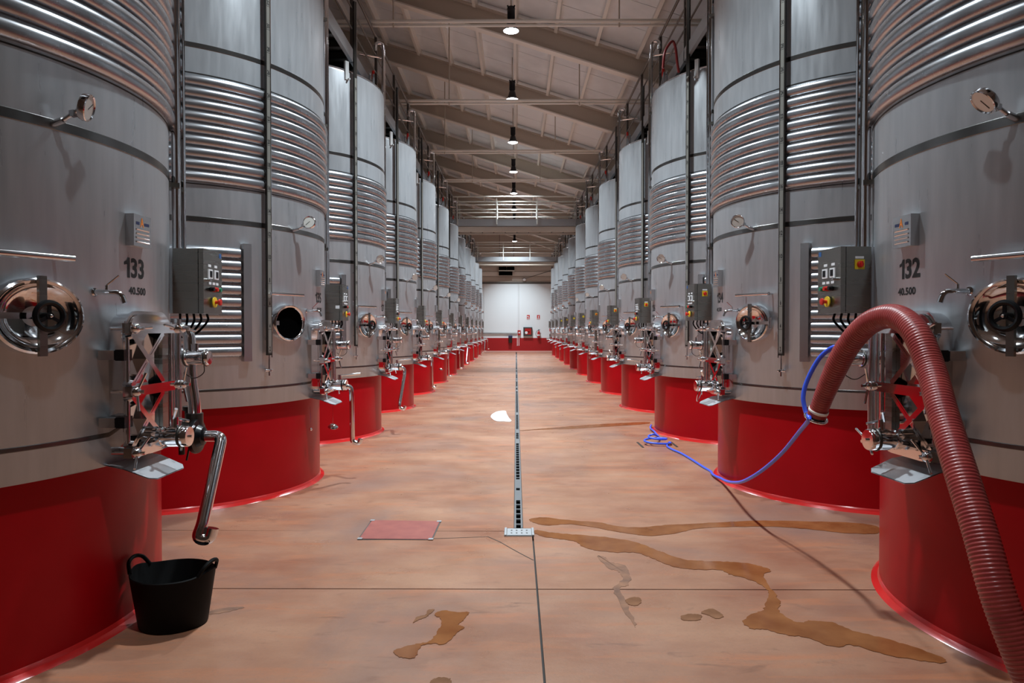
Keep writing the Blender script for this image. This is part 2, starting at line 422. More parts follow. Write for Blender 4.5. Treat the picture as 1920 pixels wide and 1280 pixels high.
    dish = add('manhole_lid', MB(fm).lathe([(.85, .056), (.82, .050), (.76, .034), (.6, .016), (.4, .004), (.2, -.002), (.001, -.004)], 48, (0, 0, 0), X, .175, .208, xdir=(0, 0, 1)), 'dish', cond=notopen)
    add('cross_bar', MB(fm).box((.062, -.017, -.182), (.082, .017, .182)), 'box_steel', dish, 8, notopen, 0)
    add('hinge_arm', MB(fm).box((.060, -.24, -.014), (.078, -.02, .014)).cyl((.055, -.235, -.05), (.055, -.235, .05), .016, 10), 'polished', dish, 6, notopen)
    hw = add('hand_wheel', MB(fm).torus((.125, 0, 0), X, .060, .0135, 28, 8), 'black_plastic', dish, 8, notopen)
    mb = MB(fm).cyl((.08, 0, 0), (.135, 0, 0), .016, 12)
    for k in range(3):
        a = R_(90+120*k); mb.bar((.125, 0, 0), (.125, .056*math.cos(a), .056*math.sin(a)), .014, .010, up=X)
    add('wheel_spokes', mb, 'black_plastic', dish, 4, notopen)
    add('wheel_nut', MB(fm).sphere((.137, 0, 0), .009, 8), 'polished', dish, 3, notopen)
    add('hinge_block', MB(fm).box((.0, -.185, -.02), (.05, -.14, .02)), 'satin', cond=isopen, smooth=0)
    # --- grab bar above the door
    fb = frame(R_(-28) if not mirror else R_(-24), R, 1.93)
    gb_ = add('grab_bar', MB(fb).cyl((.085, -.2, 0), (.085, .2, 0), .0165, 12), 'polished')
    for y in (-.16, .16): add('bar_bracket', MB(fb).cyl((-.02, y, 0), (.085, y, 0), .008, 8), 'satin', gb_, 5)
    # --- thermometer
    def thermo(nv, cond, z=2.56):
        ft = frame(R_(-21.5), R, z)
        nv = Vector(nv).normalized(); c = Vector((.155, .05, .075))
        st = add('thermometer', MB(ft).cyl((-.01, 0, 0), (.055, .012, .018), .016, 12).cyl((.055, .012, .018), c-nv*.012, .010, 10).box((.085, .015, .032), (.115, .04, .060)), 'satin', cond=cond)
        add('dial', MB(ft).lathe([(.02, -.022), (.060, -.016), (.064, -.004), (.064, .014), (.060, .017), (.055, .012)], 28, c, nv), 'polished', st, 12, cond)
        add('dial_face', MB(ft).lathe([(.057, .0115), (.001, .0125)], 28, c, nv), 'dial_glass', st, 8, cond)
        u_ = nv.orthogonal().normalized()
        add('dial_needle', MB(ft).bar(c+nv*.0135-u_*.012, c+nv*.0135+u_*.040, .004, .001, up=nv), 'ink', st, 3, cond, 0)
    thermo((.81, .57, -.25) if not mirror else (.68, .39, -.69), lambda s, k: k == 1)
    thermo((.25, -.92, .25), lambda s, k: s == -1 and k == 2)
    thermo((.75, -.55, -.20), lambda s, k: not (k == 1 or (s == -1 and k == 2)))
    # --- sample tap
    fa = frame(R_(-13.5), R, 1.785)
    tp = add('sample_tap', MB(fa).tube(bend([(-.01, 0, 0), (.085, .01, 0), (.135, .03, -.002), (.15, .038, -.055)], .035), .0135, 12).lathe([(.022, 0), (.022, .012), (.014, .016)], 14, (-.002, 0, 0), X), 'polished')
    add('tap_lever', MB(fa).cyl((.07, .01, .005), (.07, .01, .034), .007, 8).cyl((.07, .01, .034), (.10, .055, .085), .0045, 8), 'polished', tp, 5)
    # --- name plate and lettering
    ph = R_(2.5) if mirror else R_(-1.4)
    fn_ = frame(ph, R, 2.13)
    npl = add('name_plate', MB(fn_).box((-.012, -.082, -.085), (.045, .082, .085)), 'satin', smooth=0)
    mb = MB(fn_)
    for k in range(4): mb.cyl((.045, -.06, .005-.022*k), (.045, .06, .005-.022*k), .0045, 6)
    add('embossed_line', mb, 'polished', npl, 2, smooth=40)
    if True:
        mb = MB(fn_); text_on(mb, 'A', lambda x, y: (.0462, (x-.005)*sd, .045+y), .034, .05); add('plate_logo', mb, 'orange', npl, 3, smooth=0)
        mb = MB(fn_)
        mb.box((.0455, .018, .030), (.0463, .062, .046)).box((.0455, -.06, .030), (.0463, -.03, .046)); add('plate_print', mb, 'dark_blue', npl, 2, smooth=0)
    for k, num in ((1, 133 if sd == 1 else 132), (2, 135 if sd == 1 else 134), (3, 137 if sd == 1 else 136)):
        mb = MB(); f1 = lambda x, y: P3(ph+sd*x/R, R+.0012, 1.93+y)
        text_on(mb, str(num)[1:], lambda x, y: f1(x+.028, y), .128, .108)
        mb.add([f1(x, y) for x, y in ((-.068, -.054), (-.046, -.054), (-.046, .054), (-.064, .054), (-.074, .036), (-.094, .028), (-.094, .012), (-.068, .020))], [(0, 1, 2, 3, 4, 7), (4, 5, 6, 7)])
        add('tank_number', mb, 'ink', cond=(lambda kk: lambda s, q: q == kk)(k), smooth=0)
    mb = MB(); text_on(mb, '40.500', lambda x, y: P3(ph+R_(1)+sd*x/R, R+.0012, 1.808+y), .165, .042)
    add('capacity_lettering', mb, 'ink', lev=3, smooth=0)
    # --- control box
    bx0, bx1, by0, by1, bz0, bz1 = 1.37, 1.565, .57, .84, 1.70, 2.11
    br = add('box_bracket', MB().box((1.16, .585, bz0), (bx0, .80, bz1)), 'bracket_steel', smooth=0)
    cb = add('control_box', MB().box((bx0, by0, bz0), (bx1-.036, by1, bz1)), 'box_steel', smooth=0)
    add('box_door', MB().box((bx1-.031, by0-.002, bz0), (bx1, by1+.002, bz1)), 'box_steel', cb, 8, smooth=0)
    add('door_gasket', MB().box((bx1-.037, by0+.006, bz0+.004), (bx1-.030, by1-.006, bz1-.004)), 'black_rubber', cb, 4, smooth=0)
    fx = bx1
    for y in (.655, .745):
        add('display_label', MB().box((fx, y-.02, 2.000), (fx+.002, y+.02, 2.016)), 'paper', cb, 3, smooth=0)
        dp = add('display', MB().box((fx, y-.03, 1.925), (fx+.008, y+.03, 1.985)), 'paper', cb, 3, smooth=0)
        add('display_screen', MB().box((fx+.008, y-.012, 1.935), (fx+.0095, y+.022, 1.975)), 'black_plastic', cb, 3, smooth=0)
    for y in (.66, .715, .765):
        add('button_label', MB().box((fx, y-.018, 1.888), (fx+.002, y+.018, 1.904)), 'paper', cb, 3, smooth=0)
    add('key_switch', MB().cyl((fx, .625, 1.915), (fx+.022, .625, 1.915), .010, 10), 'satin', cb, 3)
    for y, c in ((.66, 'black_plastic'), (.715, 'red_plastic'), (.765, 'green_plastic')):
        add('push_button', MB().cyl((fx, y, 1.858), (fx+.014, y, 1.858), .016, 12).cyl((fx+.014, y, 1.858), (fx+.030, y, 1.858), .013, 12), c, cb, 3)
    es = add('emergency_stop', MB().lathe([(.001, .052), (.02, .050), (.022, .040), (.012, .030), (.010, 0)], 16, (fx+.004, .70, 1.775), X), 'red_plastic', cb, 5)
    add('stop_collar', MB().lathe([(.001, .014), (.034, .013), (.035, .009), (.034, .006), (.001, .006)], 20, (fx+.004, .70, 1.775), X), 'yellow', cb, 5)
    add('stop_shaft', MB().cyl((fx-.002, .70, 1.775), (fx+.012, .70, 1.775), .013, 12), 'satin', cb, 3)
    add('box_sticker', MB().box((fx, .80, 2.07), (fx+.0015, .83, 2.10)), 'blue_sticker', cb, 2, smooth=0)
    if mirror:
        rs = add('rotary_plate', MB().box((1.415, by0-.006, 1.97), (1.475, by0, 2.03)), 'yellow', cb, 9, smooth=0)
        add('rotary_knob', MB().lathe([(.020, 0), (.020, .012), (.014, .02), (.001, .02)], 14, (1.445, by0-.006, 2.0), (0, -1, 0)).box((1.440, by0-.034, 1.982), (1.450, by0-.012, 2.018)), 'red_plastic', cb, 5)
        add('rotary_label', MB().box((1.418, by0-.002, 2.036), (1.472, by0, 2.050)), 'paper', cb, 4, smooth=0)
    else:
        add('box_note', MB().box((1.485, by0-.003, 1.835), (1.53, by0, 1.87)), 'paper', cb, 6, (lambda s, k: k == 2), 0)
    for k in range(5):
        a = Vector((1.40+.03*k, .60+.028*k, bz0+.005))
        add('cable', MB().tube(spline([a, a+Vector((0, 0, -.06)), (1.42+.01*k, .54+.012*k, 1.60-.012*k), (1.36, .40, 1.585)], 6), .0075, 7), 'black_rubber', cb, 4)
    # --- rectangular racking hatch with X braces
    dx, y0, y1, z0, z1 = 1.575, -.32, .18, .955, 1.625
    def rrect(ya, yb, za, zb, r, n=6):
        o = []
        for cy, cz, a in ((yb-r, zb-r, 0), (ya+r, zb-r, 90), (ya+r, za+r, 180), (yb-r, za+r, 270)):
            for k in range(n+1): o.append((cy+r*math.cos(R_(a+90*k/n)), cz+r*math.sin(R_(a+90*k/n))))
        return o
    def loft(mb, loops):
        n = len(loops[0][1]); vs = []; fs = []
        for x, lp_ in loops: vs += [(x, p[0], p[1]) for p in lp_]
        for i in range(len(loops)-1):
            for j in range(n): fs.append((i*n+j, i*n+(j+1) % n, (i+1)*n+(j+1) % n, (i+1)*n+j))
        return mb.add(vs, fs)
    nk = add('hatch_neck', loft(MB(), [(1.40, rrect(-.25, .19, .935, 1.685, .10)), (1.515, rrect(-.25, .19, .935, 1.685, .10)), (1.525, rrect(-.262, .202, .923, 1.697, .11)), (1.537, rrect(-.262, .202, .923, 1.697, .11)), (1.537, rrect(-.23, .17, .955, 1.665, .08))]), 'polished')
    n_ = 28
    dmb = MB(); lo_ = rrect(-.245, .185, .94, 1.68, .10)
    loft(dmb, [(1.539, lo_), (1.552, lo_)]); dmb.add([(1.552, p[0], p[1]) for p in lo_], [tuple(range(len(lo_)))])
    hdoor = add('hatch_door', dmb, 'dish')
    for i, z in enumerate((1.605, 1.285, .975)):
        add('clamp_rail', MB().box((1.555, y0, z-.026), (1.605, y1, z+.026)), 'polished', hdoor, 6, smooth=0)
    for za, zb in ((1.31, 1.58), (1.0, 1.26)):
        add('cross_brace', MB().bar((1.566, -.295, za), (1.566, .02, zb), .030, .046, up=X), 'polished', hdoor, 4, smooth=0)
        add('cross_brace', MB().bar((1.568, -.295, zb), (1.568, .02, za), .030, .046, up=X), 'polished', hdoor, 4, smooth=0)
        add('brace_slot', MB().bar((1.582, -.27, za+.02), (1.582, -.16, za+.115), .004, .014, up=X), 'deep_black', hdoor, 1, smooth=0)
        add('brace_slot', MB().bar((1.582, -.115, za+.155), (1.582, -.01, za+.245), .004, .014, up=X), 'deep_black', hdoor, 1, smooth=0)
    add('door_channel', MB().box((1.553, .035, .99), (1.575, .095, 1.60)), 'box_steel', hdoor, 5, smooth=0)
    add('door_edge', MB().cyl((1.572, .125, .97), (1.572, .125, 1.62), .011, 10), 'polished', hdoor, 4)
    add('door_edge', MB().cyl((1.560, -.285, .96), (1.560, -.285, 1.60), .010, 10), 'polished', hdoor, 4)
    random.seed(11)
    for z in (1.605, 1.285, .975):
        for y in (y0+.012, y1-.005):
            cm = MB().cyl((1.49, y, z), (1.66, y, z), .009, 8).lathe([(.012, -.02), (.026, -.012), (.028, .0), (.024, .014), (.013, .022)], 10, (1.615, y, z), X, caps=True)
            ck = add('clamp', cm, 'polished', hdoor, 6)
            a = random.uniform(0, 2*PI)
            mb = MB()
            for k in range(2):
                q = a+PI*k+random.uniform(-.4, .4); mb.cyl((1.62, y, z), (1.645, y+.10*math.cos(q), z+.10*math.sin(q)), .0065, 7)
            add('clamp_handle', mb, 'polished', hdoor, 3)
    for z in (1.47, 1.13):
        add('hinge_lug', MB().box((1.44, -.335, z-.024), (1.52, -.26, z+.024)), 'satin', hdoor, 6, smooth=0)
        add('hinge_pad', MB().box((1.52, -.325, z-.028), (1.565, -.25, z+.028)), 'black_plastic', hdoor, 4, smooth=0)
    add('door_sticker', MB().cyl((1.58, -.135, 1.44), (1.583, -.135, 1.44), .012, 12), 'yellow', hdoor, 1)
    # --- outlet valve on the foot of the hatch
    zv, yv = 1.02, -.05
    ov = add('outlet_valve', MB().lathe([(.032, -.07), (.040, -.02), (.040, .05), (.054, .055), (.054, .075), (.046, .08), (.046, .105), (.056, .11), (.056, .165), (.050, .17), (.050, .178), (.056, .182), (.056, .212), (.052, .218), (.001, .219)], 22, (1.545, yv, zv), X), 'polished')
    add('valve_clamp', MB().torus((1.545+.175, yv, zv), X, .056, .006, 20, 6), 'dark_metal', ov, 4)
    add('valve_stem', MB().cyl((1.685, yv, zv+.05), (1.685, yv, zv+.105), .017, 12), 'polished', ov, 5)
    add('valve_bolt', MB().cyl((1.764, yv, zv), (1.776, yv, zv), .008, 8), 'polished', ov, 1)
    add('valve_handle', MB().cyl((1.685, yv, zv+.095), (1.82, yv+.04, zv+.105), .008, 8).cyl((1.79, yv+.03, zv+.103), (1.89, yv+.06, zv+.112), .012, 8), 'polished', ov, 6, lambda s, k: k > 1 and not (s == 1 and k in (2, 4, 5, 6)))
    add('valve_handle', MB().cyl((1.685, yv-.02, zv+.10), (1.715, yv-.05, zv+.155), .009, 8).cyl((1.685, yv, zv+.10), (1.73, yv+.06, zv+.075), .008, 8), 'polished', ov, 6, lambda s, k: k == 1 or (s == 1 and k in (2, 4, 5, 6)))
    # --- drip tray
    mb = MB(); n = 8
    yl = [-.27, .17]
    mb.add([(1.43, -.29, .915), (1.43, .08, .915), (1.54, .085, .895), (1.665, .07, .845), (1.69, .03, .835), (1.69, -.25, .835), (1.665, -.29, .845), (1.54, -.30, .895)], [(0, 1, 2, 7), (7, 2, 3, 6), (6, 3, 4, 5)])
    mb.add([(p.x, p.y, p.z-.005) for p in mb.v], [(0, 1, 2, 7), (7, 2, 3, 6), (6, 3, 4, 5)])
    add('drip_tray', mb, 'bracket_steel', smooth=0)
    # --- second valve beside the hatch with riser
    y2 = .345
    uv = add('side_valve', MB().lathe([(.03, -.18), (.034, .0), (.047, .01), (.047, .03), (.041, .035), (.041, .12), (.047, .125), (.047, .15), (.040, .16), (.001, .161)], 20, (1.54, y2, 1.43), X), 'polished', lev=9)
    add('valve_clamp', MB().torus((1.54+.138, y2, 1.43), X, .048, .005, 18, 6), 'dark_metal', uv, 4)
    add('valve_clamp', MB().torus((1.54+.02, y2, 1.43), X, .048, .005, 18, 6), 'dark_metal', uv, 4)
    add('valve_stem', MB().cyl((1.62, y2, 1.47), (1.62, y2, 1.515), .012, 10), 'polished', uv, 4)
    add('valve_lever', MB().cyl((1.62, y2, 1.51), (1.66, y2-.16, 1.53), .006, 8), 'polished', uv, 6, lambda s, k: k > 1)
    mb = MB().tube(bend([(1.665, y2, 1.385), (1.665, y2+.01, 1.34), (1.62, y2-.03, 1.30), (1.57, y2-.06, 1.345)], .04, 4), .003, 5)
    add('chain', mb, 'dark_metal', uv, 3)
    rp = add('riser_pipe', MB().cyl((1.545, .27, 1.02), (1.545, .27, 1.66), .019, 12).cyl((1.535, .225, 1.0), (1.535, .225, 1.64), .014, 10), 'satin', lev=7)
    # T1 left: pump body, black flange and swung drop pipe
    L1 = lambda s, k: s == -1 and k == 1
    add('outlet_elbow', MB().tube(bend([(1.40, .40, 1.60), (1.55, .40, 1.60), (1.56, .40, 1.28), (1.575, .41, 1.16), (1.575, .41, 1.07)], .06), .036, 14), 'polished', cond=L1)
    ob = add('outlet_body', MB().lathe([(.06, 0), (.075, .02), (.075, .13), (.06, .15)], 20, (1.45, .40, .97), X, caps=True).cyl((1.575, .41, 1.02), (1.575, .41, 1.09), .05, 16).cyl((1.52, .48, 1.00), (1.52, .48, 1.12), .036, 14).cyl((1.52, .48, 1.10), (1.52, .48, 1.125), .048, 14), 'dark_metal', cond=L1)
    add('outlet_flange', MB().lathe([(.04, -.02), (.102, -.012), (.106, .0), (.102, .014), (.07, .018), (.055, .045), (.034, .05), (.030, .08)], 28, (1.60, .38, .955), X), 'black_plastic', ob, cond=L1)
    add('flange_knob', MB().cyl((1.52, .525, 1.085), (1.56, .53, 1.085), .016, 10), 'satin', ob, cond=L1)
    add('drain_cock', MB().cyl((1.50, .40, .84), (1.50, .40, .91), .018, 10).cyl((1.52, .42, .80), (1.53, .43, .87), .006, 6), 'dark_metal', ob, cond=L1)
    add('drop_pipe', MB().tube(bend([(1.66, .38, .955), (1.755, .38, .955), (1.775, .06, .50), (1.76, .03, .44), (1.82, .05, .425), (1.835, .06, .49)], .05, 6), .034, 16), 'polished', cond=L1)
    # other left tanks: drop pipe under the outlet valve
    def drop(end, cond):
        ex, ey = end
        dp_ = add('drop_pipe', MB().tube(bend([(1.72, yv+.01, zv-.02), (1.79, yv+.045, zv-.02), (1.80, yv+.05, zv-.10), (1.80+ex, yv+.05+ey, .47), (1.80+ex, yv+.05+ey, .41), (1.87+ex, yv+.06+ey, .395), (1.885+ex, yv+.06+ey, .44)], .045, 5), .026, 12), 'polished', lev=12, cond=cond)
    drop((0, .02), lambda s, k: s == -1 and k in (2, 4, 5, 6, 8, 9, 10, 12))
    drop((-.03, -.33), lambda s, k: s == -1 and k in (3, 7, 11))
    add('hanging_cap', MB().cyl((1.60, .0, .84), (1.60, .0, .60), .0022, 5).lathe([(.001, .03), (.03, .026), (.052, .008), (.054, .0), (.04, -.006), (.001, -.006)], 18, (1.60, .0, .57), (.2, -.35, 1)), 'polished', cond=lambda s, k: s == -1 and k in (2, 5))
    add('hanging_cap', MB().lathe([(.001, .02), (.05, .018), (.06, .0), (.001, 0)], 18, (1.60, -.1, .72), (.9, -.4, .3)), 'polished', cond=lambda s, k: s == 1 and k in (9, 10))
    add('valve_chain', MB().tube(spline([(1.74, yv-.03, zv-.05), (1.75, yv-.01, zv-.13), (1.72, yv+.05, zv-.165), (1.66, yv+.06, zv-.05)], 6), .0035, 5), 'polished', lev=12, cond=lambda s, k: s == 1 and k in (2, 5))
    add('hanging_bead', MB().cyl((1.45, -.30, .82), (1.455, -.30, .60), .0015, 4).sphere((1.455, -.30, .59), .017, 10), 'polished', cond=lambda s, k: s == -1 and k == 2)
    # --- overflow and vent pipes that climb the far side
    a = R_(26)
    q = P3(a, 1.505, 0); inn = P3(a, 1.0, 0)-q; inn.normalize()
    zt = 6.28
    op = add('overflow_pipe', MB().tube(bend([q+Vector((0, 0, 1.95)), q+Vector((0, 0, zt)), q+inn*.13+Vector((0, 0, zt)), q+inn*.13+Vector((0, 0, zt-.14))], .06, 6), .027, 12), 'polished')
    q2 = P3(R_(29), 1.55, 0)
    add('vent_pipe', MB().tube(bend([q2+Vector((0, 0, 2.0)), q2+Vector((0, 0, 6.08)), q2+inn*.42+Vector((0, 0, 6.08))], .05, 5), .0145, 9), 'polished')
    add('riser_conduit', MB().box((1.27, .765, 2.0), (1.31, .805, 5.2)), 'dark_metal', lev=6, smooth=0)
    for z in (2.5, 3.9, 5.1):
        add('pipe_clip', MB(frame(R_(26), R)).box((-.01, -.05, z), (.06, .08, z+.03)), 'box_steel', op, 4, smooth=0)
    # --- top fittings
    fz = frame(R_(12), R-.12, ZT)
    tb = add('top_bracket', MB(fz).box((-.06, -.30, -.02), (-.03, -.27, .26)).box((-.06, .22, -.02), (-.03, .25, .26)).box((-.06, -.30, .22), (-.03, .25, .27)), 'galv', lev=10, smooth=0)
    add('top_valve', MB(fz).cyl((-.10, .05, .0), (-.10, .05, .36), .022, 10).cyl((-.10, -.08, .36), (-.10, .18, .36), .012, 8), 'satin', lev=8)
    add('valve_grip', MB(fz).cyl((-.05, .0, .30), (-.05, -.02, .42), .022, 10), 'red_plastic', lev=8)
    return parts

PARTS = {-1: build_parts(False), 1: build_parts(True)}
NT = 12
SIDE = {-1: 'left', 1: 'right'}
cove_me = MB().lathe([(RP-.01, .05), (RP, .04), (RP+.010, .018), (RP+.042, .003), (RP+.046, 0)], 128).mesh('cove', 'cove_red')
pl_me = MB().lathe([(RP-.05, ZB-.005), (RP, ZB-.005), (RP, .02), (RP, 0)], 128).mesh('plinth_drum', 'plinth_red')
def tank(s, k):
    ordn = ORD[k-1]
    loc = (s*D, Y0[s]+(k-1)*S, 0)
    extra = {(-1, 1): 'lettered 133, black tub at its foot', (1, 1): 'lettered 132, draped with the red hose', (-1, 2): 'with its oval manhole open'}.get((s, k))
    lab = ('tall stainless steel tank %s' % extra) if extra else 'tall stainless steel tank, %s from the viewer in the %s row' % (ordn, SIDE[s])
    e = empty('steel_tank', loc, lab, 'tank', 'wine tanks in the %s row' % SIDE[s], rz=R_(4.5) if s == 1 else 0)
    made = {}
    for i, (name, me, par, off, lev, cond) in enumerate(PARTS[s]):
        if lev < 0:
            if k <= -lev: continue
        elif k > lev: continue
        if cond and not cond(s, k): continue
        p = made.get(par) if par is not None else e
        if p is None: continue
        made[i] = o = link(name, me, p, off)
        if name == 'cooling_jacket': o['kind'] = 'stuff'
    pe = empty('tank_plinth', loc, 'round red painted plinth under the %s tank of the %s row' % (ordn, SIDE[s]), 'plinth', 'red plinths in the %s row' % SIDE[s])
    link('drum', pl_me, pe); link('cove', cove_me, pe)
for s in (-1, 1):
    for k in range(1, NT+1): tank(s, k)

# ------------------------------------------------------------------ walkways above the tanks
WZ = 5.58
def walkway(s):
    x0 = s*2.40; x1 = s*3.30; ya, yb = 1.0, 46.5
    e = empty('walkway', (s*2.85, 0, 0), 'steel grating walkway with handrail above the %s row of tanks' % SIDE[s], 'walkway', 'walkways above the tanks')
    def ob(mb, n, m): o = mb.obj(n, m, None, 0); o.parent = e; o.location = (-s*2.85, 0, 0); return o
    for x, n in ((x0, 'stringer'), (x1, 'stringer')):
        ob(MB().box((min(x, x+s*.05), ya, WZ-.10), (max(x, x+s*.05), yb, WZ+.08)), n, 'galv')
    joist = MB().box((min(x0, x1)+.05, -.045, WZ-.11), (max(x0, x1)-.05, .045, WZ-.02)).mesh('joist', 'dark_metal', 0)
    ny = int((yb-ya)/.42)
    for k in range(ny): o = link('joist', joist, e, (-s*2.85, ya+.2+.42*k, 0))
    ob(MB().box((min(x0, x1)+.05, ya, WZ), (max(x0, x1)-.05, yb, WZ+.025)), 'grating', 'dark_metal')
    post = MB().box((min(x0, x0+s*.045), -.022, WZ-.1), (max(x0, x0+s*.045), .022, WZ+1.0)).mesh('post', 'rail_dark', 0)
    for k in range(int((yb-ya)/1.749)+1): link('post', post, e, (-s*2.85, ya+.4+1.749*k, 0))
    for z, r in ((WZ+1.0, .022), (WZ+.68, .014), (WZ+.38, .014)):
        ob(MB().cyl((x0+s*.02, ya, z), (x0+s*.02, yb, z), r, 8), 'handrail', 'rail_dark')
walkway(-1); walkway(1)
def bridge(y, lab):
    e = empty('footbridge', (0, y, 0), lab, 'footbridge', 'footbridges across the aisle')
    xw = 2.38
    def ob(mb, n, m): o = mb.obj(n, m, None, 0); o.parent = e; return o
    for yy, n in ((-.5, 'fascia'), (.46, 'fascia')): ob(MB().box((-xw, yy, WZ-.16), (xw, yy+.04, WZ+.10)), n, 'galv')
    ob(MB().box((-xw, -.46, WZ-.02), (xw, .46, WZ+.01)), 'grating', 'dark_metal')
    for yy in (-.40, .36): ob(MB().box((-xw, yy, WZ-.36), (xw, yy+.06, WZ-.17)), 'girder', 'beam_beige')
    rung = MB().box((-.02, -.36, WZ-.30), (.02, .36, WZ-.24)).mesh('cross_member', 'dark_metal', 0)
    for k in range(11): link('cross_member', rung, e, (-2.2+.44*k, 0, 0))
    post = MB().box((-.017, -.017, WZ-.1), (.017, .017, WZ+.92)).mesh('post', 'rail_white', 0)
    for yy in (-.5, .5):
        for x in (-2.2, -.75, .75, 2.2): link('post', post, e, (x, yy, 0))
        for z, r in ((.92, .024), (.62, .018), (.33, .018)):
            ob(MB().cyl((-xw, yy, WZ+z), (xw, yy, WZ+z), r, 10), 'handrail', 'rail_white')
bridge(26.2, 'nearer railed footbridge spanning the aisle between the walkways')
bridge(39.6, 'farther railed footbridge spanning the aisle above the white end wall')

# cross tubes hung from the roof
for k, y in enumerate((11.75, 15.8, 20.2, 24.1)):
    z = 6.78
    e = empty('cross_tube', (0, y, 0), 'slim beige tube hung across the aisle, %s from the viewer' % ORD[k], 'tube', 'tubes hung across the aisle')
    MB().cyl((-6.2, 0, z), (6.2, 0, z), .03, 10).obj('tube', 'purlin_beige', e)
    MB().cyl((-6.2, .03, z-.06), (6.2, .03, z-.06), .022, 10).obj('tube', 'purlin_beige', e)
    for x in (-2.1+.55*(k % 2), 1.7-.3*k):
        MB().cyl((x, .01, z-.1), (x, .01, zr(x)+.45), .013, 8).obj('hanger_rod', 'beam_beige', e)

# ------------------------------------------------------------------ floor drain, covers, stains
dx_ = -.014
de = empty('floor_drain', (dx_, 5.55, 0), 'narrow steel slot drain running down the middle of the aisle', 'drain')
for x in (-.026, .026): MB().box((x-.007, 0, -.02), (x+.007, 39, .004)).obj('drain_rail', 'drain_steel', de, 0)
MB().box((-.02, 0, -.028), (.02, 39, -.02)).obj('drain_bed', 'deep_black', de, 0)
barm = MB().box((-.019, -.012, -.012), (.019, .012, .001)).mesh('grate_bar', 'drain_steel', 0)
platem = MB().box((-.019, -.2, -.012), (.019, .2, .001)).mesh('grate_plate', 'drain_steel', 0)
y = .12; random.seed(3)
while y < 38.8:
    if random.random() < .10: link('grate_plate', platem, de, (0, y+.2, 0)); y += .5
    else: link('grate_bar', barm, de, (0, y, 0)); y += .16 if y < 12 else .30
db = empty('drain_box', (dx_+.005, 5.43, 0), 'small rectangular steel drain box at the near end of the slot drain', 'drain box')
MB().box((-.118, -.10, -.02), (.118, .115, .003)).obj('box_rim', 'rail_dark', db, 0)
MB().box((-.095, -.085, .003), (.095, .095, .007)).obj('box_plate', 'galv', db, 0)
for x in (-.107, .107): MB().box((x-.008, -.095, .003), (x+.008, .105, .012)).obj('side_bar', 'galv', db, 0)
stud = MB().cyl((0, 0, .007), (0, 0, .010), .007, 8).mesh('stud', 'rail_dark')
for i in range(4):
    for j in range(2): link('stud', stud, db, (-.06+.04*i, -.03+.07*j, 0))
q = [ground(u, v) for u, v in ((696, 975.5), (827, 977.5), (811, 1012.5), (670.5, 1011.5))]
cc = sum(q, Vector())/4
ce = empty('access_cover', cc, 'dull red square access cover with metal edges set in the floor', 'cover')
def shrink(pts, k): return [((p-cc)*k) for p in pts]
MB().prism([p for p in reversed(shrink(q, 1.0))], -.01, .003).obj('cover_frame', 'rail_dark', ce, 0)
MB().prism([p for p in reversed(shrink(q, .965))], .0, .006).obj('cover_plate', 'cover_red', ce, 0)
for p in (0, 1, 2, 3):
    c_ = shrink(q, .95)[p]; MB().box((c_.x-.018, c_.y-.018, .004), (c_.x+.018, c_.y+.018, .008)).obj('corner_lift', 'galv', ce, 0)
# two short slots cut beside the blue hose
for (u0, v0, u1, v1), wh in (((1195, 829, 1206, 839), 'nearer the aisle'), ((1257, 828, 1270, 838), 'nearer the red plinth')):
    a, b_ = ground(u0, v0), ground(u1, v1)
    tag(MB().bar(a+Vector((0, 0, .001)), b_+Vector((0, 0, .001)), .03, .006).obj('floor_slot', 'joint_black', smooth=0), 'short black slot in the floor by the knotted blue hose, %s' % wh, 'slot', 'slots by the blue hose')
m = MB(); cp = [ground(u, v) for u, v in ((670, 1012), (770, 1011), (860, 1008), (915, 1006), (938, 1016), (955, 1026), (975, 1037), (1000, 1050))]
for a, b_ in zip(cp, cp[1:]): m.bar(a+Vector((0, 0, .0005)), b_+Vector((0, 0, .0005)), .007, .002)
tag(m.obj('floor_crack', 'joint_black', smooth=0), 'fine dark crack running from the red access cover past the drain box', 'crack')
def patch(name, px, m, lab, cat, h=.0025, sm=6, group=None, jit=0.):
    pts = [ground(u, v) for u, v in px]
    P = pts; n = len(P); out = []
    rnd = random.Random(len(px)*7+int(px[0][0]))
    for i in range(n):
        for k in range(sm):
            t = k/sm; p0, p1, p2, p3 = P[i-1], P[i], P[(i+1) % n], P[(i+2) % n]
            v = .5*((2*p1)+(p2-p0)*t+(2*p0-5*p1+4*p2-p3)*t*t+(3*p1-p0-3*p2+p3)*t**3)
            v = v+Vector((rnd.uniform(-jit, jit), rnd.uniform(-jit, jit), 0)); out.append(v)
    c = sum(out, Vector())/len(out)
    out = [p-c for p in out]
    bm = bmesh.new(); vs = [bm.verts.new((p.x, p.y, 0)) for p in out]
    f = bm.faces.new(vs); bmesh.ops.triangulate(bm, faces=[f])
    ext = bmesh.ops.extrude_face_region(bm, geom=bm.faces[:])
    for g in ext['geom']:
        if isinstance(g, bmesh.types.BMVert): g.co.z += h
    bmesh.ops.recalc_face_normals(bm, faces=bm.faces)
    me = bpy.data.meshes.new(name); bm.to_mesh(me); bm.free(); me.materials.append(MAT[m])
    return tag(link(name, me, None, (c.x, c.y, .0004)), lab, cat, group)
def cr(x0, y0, s, pts): return [(x0+a/s, y0+b/s) for a, b in pts]
